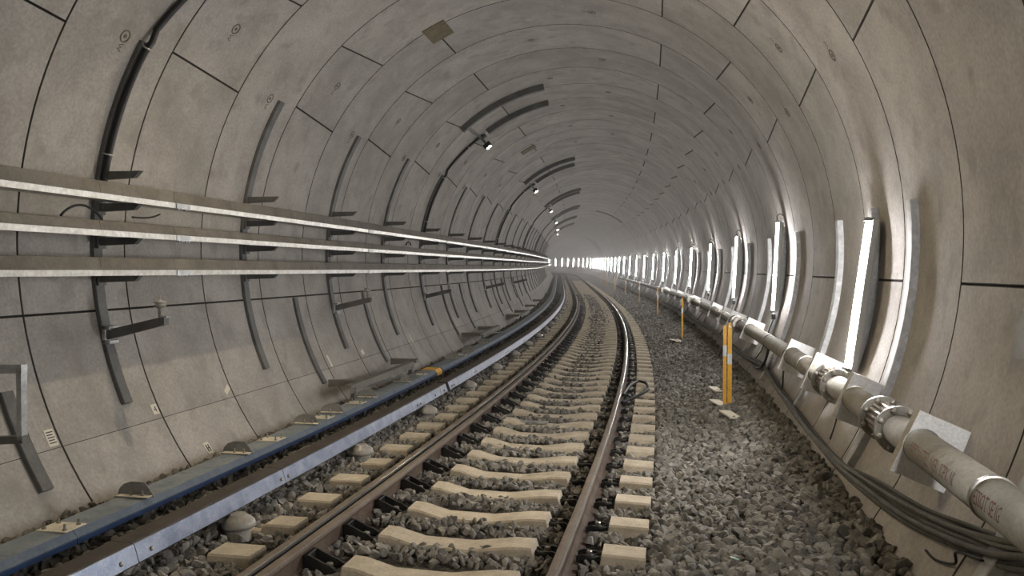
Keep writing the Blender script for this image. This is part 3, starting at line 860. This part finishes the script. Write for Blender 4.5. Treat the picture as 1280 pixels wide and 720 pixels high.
# ----------------------------------------------------------------- right wall: channels and tube lamps
RCB = pol(120.8, R)
RCm = local(channel_mb(84.6, 120.8, w=.10, d=.05), *RCB, 'channel', GALVW)
for i in range(-1, 26):
    s = 5.80 + 2.319 * i
    e = empty('wall_channel', (0, 0, 0)); place(e, s, *RCB)
    lab = 'plain curved galvanised channel on the right wall, %s' % (('%s from the right edge' % nth(i)) if i >= 0 else 'just outside the right edge')
    tag(e, lab, 'wall channel', 'plain channels on the right wall')
    obj('channel', RCm, None, e)
LCB = pol(113, R)
LCm = local(channel_mb(84.2, 113, w=.10, d=.06), *LCB, 'channel', GALVW)
HA = np.linspace(82, 107, 11)
TL0, TL1, TLR = 81.0, 104.6, 2.865
def tube_path(a0, a1, n, r, x):
    p0, p1 = np.array(pol(a0, r)), np.array(pol(a1, r))
    return [(p0[0] + (p1[0] - p0[0]) * t, x, p0[1] + (p1[1] - p0[1]) * t) for t in np.linspace(0, 1, n)]
def lamp_set(a0, a1, double):
    g = MB()
    for x in ((-.024, .024) if double else (0,)):  # second tube is added, standing for the brightly lit housing and wall
        g.tube(tube_path(a0 + .6, a1 - .6, 3, TLR, x), .021, 10)
    h = MB(); p0, p1 = np.array(pol(a0, TLR)), np.array(pol(a1, TLR)); c = (p0 + p1) / 2; d = p1 - p0; L = np.linalg.norm(d); d /= L
    nrm = np.array((-d[1], d[0])); 
    if nrm[0] < 0: nrm = -nrm
    rm = np.array([[nrm[0], 0, d[0]], [0, 1, 0], [nrm[1], 0, d[1]]])
    cc = c + nrm * .038
    h.box((cc[0], 0, cc[1]), (.044, .155 if double else .078, L), rot=rm, bev=.004)
    bk = c + nrm * .065; h.box((bk[0], 0, bk[1]), (.04, .05, L * .9), rot=rm)
    caps = []
    for a in (a0, a1):
        p = pol(a, TLR); caps.append(MB()); caps[-1].box((p[0], 0, p[1]), (.055, .10 if double else .055, .03), rot=rm, bev=.004)
    return g, h, caps
hook = MB()
p0 = pol(TL0 - .4, TLR); hook.tube([(p0[0], 0, p0[1]), (p0[0] - .01, 0, p0[1] + .05), (p0[0] + .03, .01, p0[1] + .08), (p0[0] + .075, .03, p0[1] + .06)], .006, 6)
p1 = pol(TL1 + .6, TLR); hook2 = MB(); hook2.box((p1[0] + .02, 0, p1[1] - .04), (.05, .06, .07), bev=.006)
tail = MB(); tail.tube([(p1[0] + .02, 0, p1[1] - .07), (p1[0] - .02, .05, p1[1] - .2), (p1[0] - .06, .12, p1[1] - .36), (p1[0] - .12, .1, p1[1] - .5), (p1[0] - .22, .16, p1[1] - .66)], .008, 6)
TB = pol(TL1, TLR)
gm, hm, cm = lamp_set(TL0, TL1, False)
GM, HM, *CM = [local(m, *TB, n, mt) for m, n, mt in ((gm, 'lit_tube', TUBE), (hm, 'housing', WHITEP), (cm[0], 'end_cap', GALVD), (cm[1], 'end_cap', GALVD))]
gm, hm, cm = lamp_set(86.0, 108.9, True)
GD, HD, *CD = [local(m, *TB, n, mt) for m, n, mt in ((gm, 'lit_tube', TUBE), (hm, 'housing', WHITEP), (cm[0], 'end_cap', GALVD), (cm[1], 'end_cap', GALVD))]
HKm, H2m, TAm = local(hook, *TB, 'hook', GALVD), local(hook2, *TB, 'plug_box', BLACK), local(tail, *TB, 'power_lead', BCABLE)
for i in range(-1, 45):
    s = 6.68 + 4.637 * i
    e = empty('tube_lamp', (0, 0, 0)); place(e, s, *TB)
    if i == 0: lab = 'nearest lit tube lamp on the right wall, second tube standing for its lit housing'
    elif i < 0: lab = 'lit tube lamp on the right wall, %s outside the right edge' % nth(-i - 1)
    else: lab = 'lit white tube lamp standing on the right wall, %s counted from the right' % nth(i)
    tag(e, lab, 'tube lamp', 'tube lamps along the right wall')
    d = (i == 0)
    obj('lit_tube', GD if d else GM, None, e); obj('housing', HD if d else HM, None, e); [obj('end_cap', x, None, e) for x in (CD if d else CM)]
    if i < 14 and not d:
        obj('hook', HKm, None, e); obj('plug_box', H2m, None, e); obj('power_lead', TAm, None, e)
    if i < 30:
        c = empty('wall_channel', (0, 0, 0)); place(c, s + (.15 if i else .13), *LCB)
        tag(c, 'curved galvanised channel right behind the %s' % (('%s tube lamp from the right' % nth(i)) if i >= 0 else ('%s tube lamp outside the frame' % nth(-i - 1))), 'wall channel', 'lamp channels on the right wall')
        obj('channel', LCm, None, c)

# ----------------------------------------------------------------- right wall: water pipe, couplings, plates
PU, PV, PR = 1.10, -.845, .083
pipe = empty('water_pipe', W(3.4, PU, PV))
tag(pipe, 'thick grey steel pipe with flanged couplings running along the right wall', 'pipe')
PO = np.array(pipe.location)
NP = 28
pa = np.linspace(0, 2 * math.pi, NP, endpoint=False)
def pring(s, r): return W(s, PU + r * np.cos(pa), PV + r * np.sin(pa))
def plathe(prof, mat, name, parent=pipe, step=None):
    m = MB(); m.sweep([pring(s, r) for s, r in prof], smooth=False); 
    for i in range(len(m.sm)): m.sm[i] = False
    return obj(name, m, mat, parent, PO)
def pipe_sec(a, b):
    ss = np.linspace(a, b, max(2, int((b - a) / .7)))
    m = MB(); m.sweep([pring(s, PR) for s in ss], smooth=True); return obj('pipe_section', m, PIPE, pipe, PO)
CPL = [5.05, 6.72, 13.6, 22.8, 32]
def coupling(c, full=True):
    o = plathe([(c - .33, PR), (c - .33, .128), (c - .305, .128), (c - .305, PR)], FLANGE, 'flange')
    for sgn, x in ((-1, c - .331),):
        for k in range(8):
            an = k * math.pi / 4 + .3; m = MB()
            m.lathe([(.017, 0), (.017, -.016), (.012, -.018), (.012, -.024), (.001, -.025)], (0, 0, 0), 6, axis='y', smooth=False)
            obj('bolt', m, BOLT, o, loc=W(x, PU + .107 * math.cos(an), PV + .107 * math.sin(an)) - PO, rot=(0, 0, heading(c)))
    o2 = plathe([(c + .03, PR), (c + .03, .128), (c + .058, .128), (c + .058, PR)], FLANGE, 'flange')
    for k in range(8):
        an = k * math.pi / 4 + .3; m = MB()
        m.lathe([(.017, 0), (.017, -.016), (.012, -.018), (.001, -.02)], (0, 0, 0), 6, axis='y', smooth=False)
        obj('bolt', m, BOLT, o2, loc=W(c + .028, PU + .107 * math.cos(an), PV + .107 * math.sin(an)) - PO, rot=(0, 0, heading(c)))
    # ribbed sleeve: lengthwise ribs around the pipe
    n = 72; a2 = np.linspace(0, 2 * math.pi, n, endpoint=False); rr = np.where((np.arange(n) // 2) % 2 == 0, .098, .09)
    m = MB(); m.sweep([W(s, PU + rr * np.cos(a2), PV + rr * np.sin(a2)) for s in (c - .305, c + .03)], caps=False); obj('ribbed_sleeve', m, BRASS, pipe, PO)
    plathe([(c + .058, PR), (c + .058, .095), (c + .13, .095), (c + .13, PR)], PIPE, 'collar')
edges = [-3.0, 3.42] + CPL + [60]
pipe_sec(-3, 3.37)
prev = 3.372
for c in CPL:
    pipe_sec(prev, c - .02); coupling(c); prev = c - .015
pipe_sec(prev, 60)
for s in (3.372, 9.0 - .35, 7.75, 10.2, 12.9, 16.3):
    plathe([(s - .012, PR), (s - .010, PR + .007), (s + .010, PR + .007), (s + .012, PR)], FLANGE if s < 6 or s < 8 else BLACK, 'ring_clamp')
# stencilled wording on the pipe, reading towards the camera
def letter_words(txt, s0, size, sc):
    done = ''
    for w in txt.split(' '):
        if w:
            V, F = text_mb(done + w, size)
            x0 = text_mb(done.rstrip(), size)[0][:, 0].max() + .004 if done.strip() else -1
            F = [f for f in F if V[f, 0].min() > x0]
            used = sorted({i for f in F for i in f}); mp = {i: k for k, i in enumerate(used)}
            VV = V[used]; an = math.radians(172) - (VV[:, 1] - .02) / PR
            m = MB(); m.add(W(s0 - VV[:, 0] * sc, PU + (PR + .0015) * np.cos(an), PV + (PR + .0015) * np.sin(an)), [[mp[i] for i in f] for f in F])
            obj('stencilled_lettering', m, REDINK, pipe, PO)['label'] = 'red stencilled lettering'
        done += w + ' '
letter_words('NIPPON STEEL  NJERI  SGPX  NI', 4.20, .080, .56)
letter_words('ESSOT SE IG', 3.34, .080, .62)
# square steel plates around the pipe: shallow folded pans
PC = [(1.086, -.669), (1.316, -.768), (1.199, -1.064), (.953, -.964)]
pcu, pcv = PU + .03, PV - .02
def plate_mb():
    P = np.array(PC) - np.array((pcu, pcv)) ; face = MB(); rim = MB()
    # face with a round hole for the pipe
    hole = np.array([(PU - pcu + (PR + .006) * math.cos(a), PV - pcv + (PR + .006) * math.sin(a)) for a in np.linspace(0, 2 * math.pi, 24, endpoint=False)])
    outer = []
    cx, cz = P.mean(0)
    for h in hole:
        d = h - np.array((PU - pcu, PV - pcv)); d /= np.linalg.norm(d); best = 9
        for i in range(4):
            a, b = P[i], P[(i + 1) % 4]; e = b - a; o = np.array((PU - pcu, PV - pcv)) - a
            den = d[0] * e[1] - d[1] * e[0]
            if abs(den) < 1e-9: continue
            t = (e[0] * o[1] - e[1] * o[0]) / den
            if t > 0:
                pnt = np.array((PU - pcu, PV - pcv)) + d * t; w = ((pnt - a) @ e) / (e @ e)
                if -.001 <= w <= 1.001 and t < best: best = t
        outer.append(np.array((PU - pcu, PV - pcv)) + d * best)
    O = list(outer)
    # snap the closest outer points to the corners
    for c in P:
        j = int(np.argmin([np.linalg.norm(o - c) for o in O])); O[j] = c
    O = np.array(O)
    f3 = lambda A, y: [(a[0], y, a[1]) for a in A]
    face.sweep([f3(hole, .012), f3(hole, 0), f3(O, 0)], closed=True, caps=False)
    rim.sweep([f3(O, .0005), f3(O, .075), f3(cx * 0 + (O - P.mean(0)) * .94 + P.mean(0), .075), f3((O - P.mean(0)) * .94 + P.mean(0), .004)], closed=True, caps=False)
    st = MB(); st.box((-(PU - pcu) + .0, .04, -.235), (.05, .05, .14), bev=.004)
    return face.mesh('plate_face', PLATE), rim.mesh('plate_rim', PLATEEDGE)
PFm, PRm = plate_mb()
for i, s in enumerate((4.30, 5.80, 7.17, 8.55, 12.2, 14.3, 15.6, 17.6, 19.9, 22.2, 24.5, 26.8, 29.1, 31.4)):
    e = empty('pipe_plate', (0, 0, 0)); place(e, s, pcu, pcv)
    tag(e, ['folded square steel plate around the pipe, nearest and brightest at lower right', 'folded square steel plate on the pipe behind the ribbed coupling', 'folded square steel plate beside the foot of the nearest tube lamp', 'folded square steel plate, fourth along the pipe from the right'][i] if i < 4 else 'folded square steel plate, %s along the pipe from the right' % nth(i), 'pipe plate', 'square plates on the pipe')
    obj('plate_face', PFm, None, e); obj('plate_rim', PRm, None, e)

# ----------------------------------------------------------------- cables along the foot of the right wall
def rcable(name, pts, r, label, mat=CABLE, cat='cable', group='cables along the foot of the right wall'):
    pts = np.array(pts, float); k = np.arange(len(pts)); kk = np.linspace(0, len(pts) - 1, (len(pts) - 1) * 6 + 1)
    # Catmull-Rom through (s, angle, height over the wall)
    def cr(t):
        i = min(int(t), len(pts) - 2); f = t - i
        p0, p1, p2, p3 = pts[max(i - 1, 0)], pts[i], pts[i + 1], pts[min(i + 2, len(pts) - 1)]
        return .5 * (2 * p1 + (p2 - p0) * f + (2 * p0 - 5 * p1 + 4 * p2 - p3) * f * f + (3 * p1 - p0 - 3 * p2 + p3) * f ** 3)
    P = np.array([cr(t) for t in kk])
    m = MB(); m.tube(Wa(P[:, 0], P[:, 1], R - P[:, 2]), r, 8)
    o = obj(name, m, mat, origin=Wa(P[0, 0], P[0, 1], R - P[0, 2])); tag(o, label, cat, group)
    return o
base = [(2.2, 109.5), (3.0, 112.6), (3.41, 114.9), (3.84, 116.5), (4.39, 118.2), (5.06, 119.4), (5.96, 120.6), (7.0, 120.6), (8.0, 120.1), (9.3, 119.2), (10.5, 118), (12, 118.8), (14, 119.5), (17, 119), (20, 119.6), (25, 119.2), (32, 119.5)]
lay = ['lowest strand of the bundle', 'second strand from the bottom', 'third strand from the bottom', 'fourth strand from the bottom', 'fifth strand from the bottom', 'pale strand along the middle', 'seventh strand up', 'thin upper strand', 'topmost strand of the bundle']
for k in range(9):
    spread = (k - 4) * .23
    rad = [.015, .013, .015, .012, .013, .010, .013, .007, .011][k]
    pts = [(s, a - spread * (1.15 if s < 5.2 else .55) + RND.uniform(-.18, .18), .012 + rad + (.035 if k in (2, 5, 6) else .0) + RND.uniform(0, .012)) for s, a in base]
    rcable('trackside_cable', pts, rad, 'grey cable at the foot of the right wall, %s' % lay[k])
rcable('loose_wire', [(3.45, 116.4, .08), (3.75, 117.6, .05), (3.78, 118.6, .02), (3.95, 119.6, .02), (4.12, 119.8, .01)], .006, 'thin dark tie wire hanging off the cable bundle at lower right', BCABLE, 'wire', None)
rcable('hanging_cable', [(9.6, 112, .10), (9.3, 116, .06), (9.0, 119.5, .03), (9.15, 120.3, .03)], .009, 'thin black lead hanging below the pipe near the second tube lamp', BCABLE, 'cable', None)
rcable('hanging_cable', [(10.6, 113, .10), (10.4, 117.5, .10), (11.2, 119.5, .04), (12.4, 118.4, .06), (13.4, 119.6, .05)], .016, 'dark cable looping below the pipe behind the nearest yellow post', BCABLE, 'cable', None)
rcable('hanging_cable', [(6.7, 112, .08), (6.6, 116, .04), (6.5, 119.2, .03)], .006, 'thin black lead dropping from the flanged coupling to the cable bundle', BCABLE, 'cable', None)

# ----------------------------------------------------------------- yellow posts, boards and small things on the ballast
PM = MB()
for x, y, h in ((-.04, .0, .93), (.035, -.03, .96)):
    pr_ = [(x - .035, 0), (x + .035, 0), (x + .035, h - .03), (x + .018, h), (x - .018, h), (x - .035, h - .03)]
    m_ = MB(); m_.prism(pr_, y - .012, y + .012); PM.v += [v for v in m_.v]; PM.f += [[i + PM.n for i in f] for f in m_.f]; PM.m += m_.m; PM.sm += m_.sm; PM.n += m_.n
BMB = []
for x, y, z in ((-.029, 0, .58), (.023, -.03, .49)):
    b = MB(); b.box((x, y, z + .05), (.049 if x > 0 else .041, .028, .12)); BMB.append(b)
pm1 = MB(); pm1.prism([(-.048, -.12), (-.010, -.12), (-.010, .90), (-.018, .92), (-.040, .92), (-.048, .90)], -.012, .012)
pm2 = MB(); pm2.prism([(0, -.12), (.046, -.12), (.046, .93), (.036, .955), (.010, .955), (0, .93)], -.042, -.018)
PM1, PM2 = pm1.mesh('flat_bar', YELLOW), pm2.mesh('flat_bar', YELLOW)
BD = [b.mesh('reflective_band', REFL) for b in BMB]
hole = MB(); hole.lathe([(.012, 0), (.012, .004), (.001, .004)], (.023, -.044, .91), 8, axis='y'); HOm = hole.mesh('bolt', BOLT)
for i, (s, q) in enumerate(((9.85, 2.02), (18.95, 2.02), (28.1, 2.02), (37.4, 2.02), (46.6, 2.02), (55.8, 2.02), (65, 2.02), (74, 2.02))):
    e = empty('marker_post', Wt(s, q, bed(q)), (0, 0, heading(s)))
    tag(e, 'yellow flat-bar marker post on the gravel with silver bands, %s' % ['nearest and tallest', 'second nearest', 'third nearest', 'fourth nearest', 'fifth nearest', 'sixth nearest', 'tiny and far', 'tiniest and farthest'][i], 'post', 'yellow marker posts')
    obj('flat_bar', PM1, None, e)
    if i == 0: obj('flat_bar', PM2, None, e)
    obj('reflective_band', BD[0], None, e)
    if i == 0: obj('reflective_band', BD[1], None, e); obj('bolt', HOm, None, e)
def offcut(s, q, w, d, rz, label, mat=PLY):
    m = MB(); m.box((0, 0, 0), (w, d, .018), bev=.003)
    o = obj('board_offcut', m, mat, loc=Wt(s, q, bed(q) + .045), rot=(.05, .03, heading(s) + rz)); tag(o, label, 'board')
offcut(10.95, 1.975, .12, .30, .25, 'pale board offcut behind the nearest yellow post')
offcut(9.95, 1.93, .13, .30, .3, 'pale board offcut at the foot of the nearest yellow post')
offcut(9.05, 1.985, .13, .34, .25, 'pale board offcut in front of the nearest yellow post')
offcut(18.6, 1.86, .2, .4, .3, 'pale board offcut at the foot of the second yellow post')
m = MB(); m.box((0, 0, 0), (.34, .10, .02), bev=.003)
o = obj('board_offcut', m, GALV, loc=Wt(9.0, -.11, -.112), rot=(0, 0, heading(9) - .05)); tag(o, 'thin grey strip of board lying across a sleeper between the rails', 'board')
m = MB(); m.box((0, 0, 0), (.05, .008, .006)); o = obj('plastic_stick', m, STICK, loc=Wt(4.75, 1.70, bed(1.7) + .05), rot=(0, .1, -.5)); tag(o, 'tiny pale green stick on the gravel at the bottom edge', 'stick')
# rail bond cable looping out from the right rail
lp = [(10.95, .80, -.06), (11.6, .86, -.03), (12.15, .98, -.02), (12.0, 1.10, -.03), (11.55, 1.13, -.05), (11.2, 1.05, -.06), (10.85, .9, -.09), (10.7, .79, -.12)]
P = np.array(lp); kk = np.linspace(0, len(lp) - 1, 43)
Q_ = np.stack([np.interp(kk, np.arange(len(lp)), P[:, c]) for c in range(3)], 1)
for _ in range(3): Q_[1:-1] = (Q_[:-2] + Q_[1:-1] * 2 + Q_[2:]) / 4
m = MB(); m.tube(Wt(Q_[:, 0], Q_[:, 1], Q_[:, 2]), .02, 8); o = obj('bond_cable', m, BCABLE, origin=Wt(10.8, .9, -.1)); tag(o, 'black bond cable looping out beside the right-hand rail', 'cable')
# loose cable ends on the middle tray
t = np.linspace(0, 1, 14)
m = MB(); m.tube(W(4.93 + .42 * t, -4.11, .37 + .085 * np.sin(math.pi * t) ** .8), .009, 6); o = obj('cable_end', m, BCABLE, origin=W(4.93, -4.11, .37)); tag(o, 'black cable end arching up from the middle cable tray at far left', 'cable')
m = MB(); m.tube(W(5.7 + .36 * t, -4.11, .405 + .045 * t ** 3), .007, 6); o = obj('cable_end', m, BCABLE, origin=W(5.7, -4.11, .41)); tag(o, 'thin frayed wire lying on the middle cable tray', 'wire')
m = MB(); m.tube(W(12.9 + .3 * t, -4.12, .40 + .05 * np.sin(3 * t)), .012, 6); o = obj('cable_end', m, BCABLE, origin=W(12.9, -4.12, .4)); tag(o, 'knotted dark cable end under the upper tray by the fourth channel', 'cable')
# grey box on the right wall at the very edge of the photo
m = MB(); m.sweep([np.concatenate([Wa(s, np.array([97, 101.]), R), Wa(s, np.array([101., 97]), R - .05)]) for s in (3.62, 3.965)])
o = obj('wall_box', m, GALVB, origin=Wa(3.9, 99, R)); tag(o, 'sliver of a pale grey box on the right wall at the right edge', 'box')

# thin dust haze filling the bore in the distance
mh, nh, lh, bh = _mat('haze')
nh.remove(bh)
vs = nh.new('ShaderNodeVolumeScatter'); vs.inputs['Density'].default_value = HAZE; vs.inputs['Anisotropy'].default_value = .3; vs.inputs['Color'].default_value = (.97, .97, 1, 1)
lh.new(vs.outputs[0], nh['Material Output'].inputs['Volume'])
aa = np.arange(0, 360, 20.0)
m = MB(); m.sweep([Wa(s, aa, R + .03) for s in np.concatenate([np.arange(22, 60, 2.0), np.arange(60, 200, 4.0)])])
o = obj('haze', m, mh, origin=W(22, UC, VC)); tag(o, 'pale dust haze hanging in the far end of the tunnel', 'haze', kind='stuff')
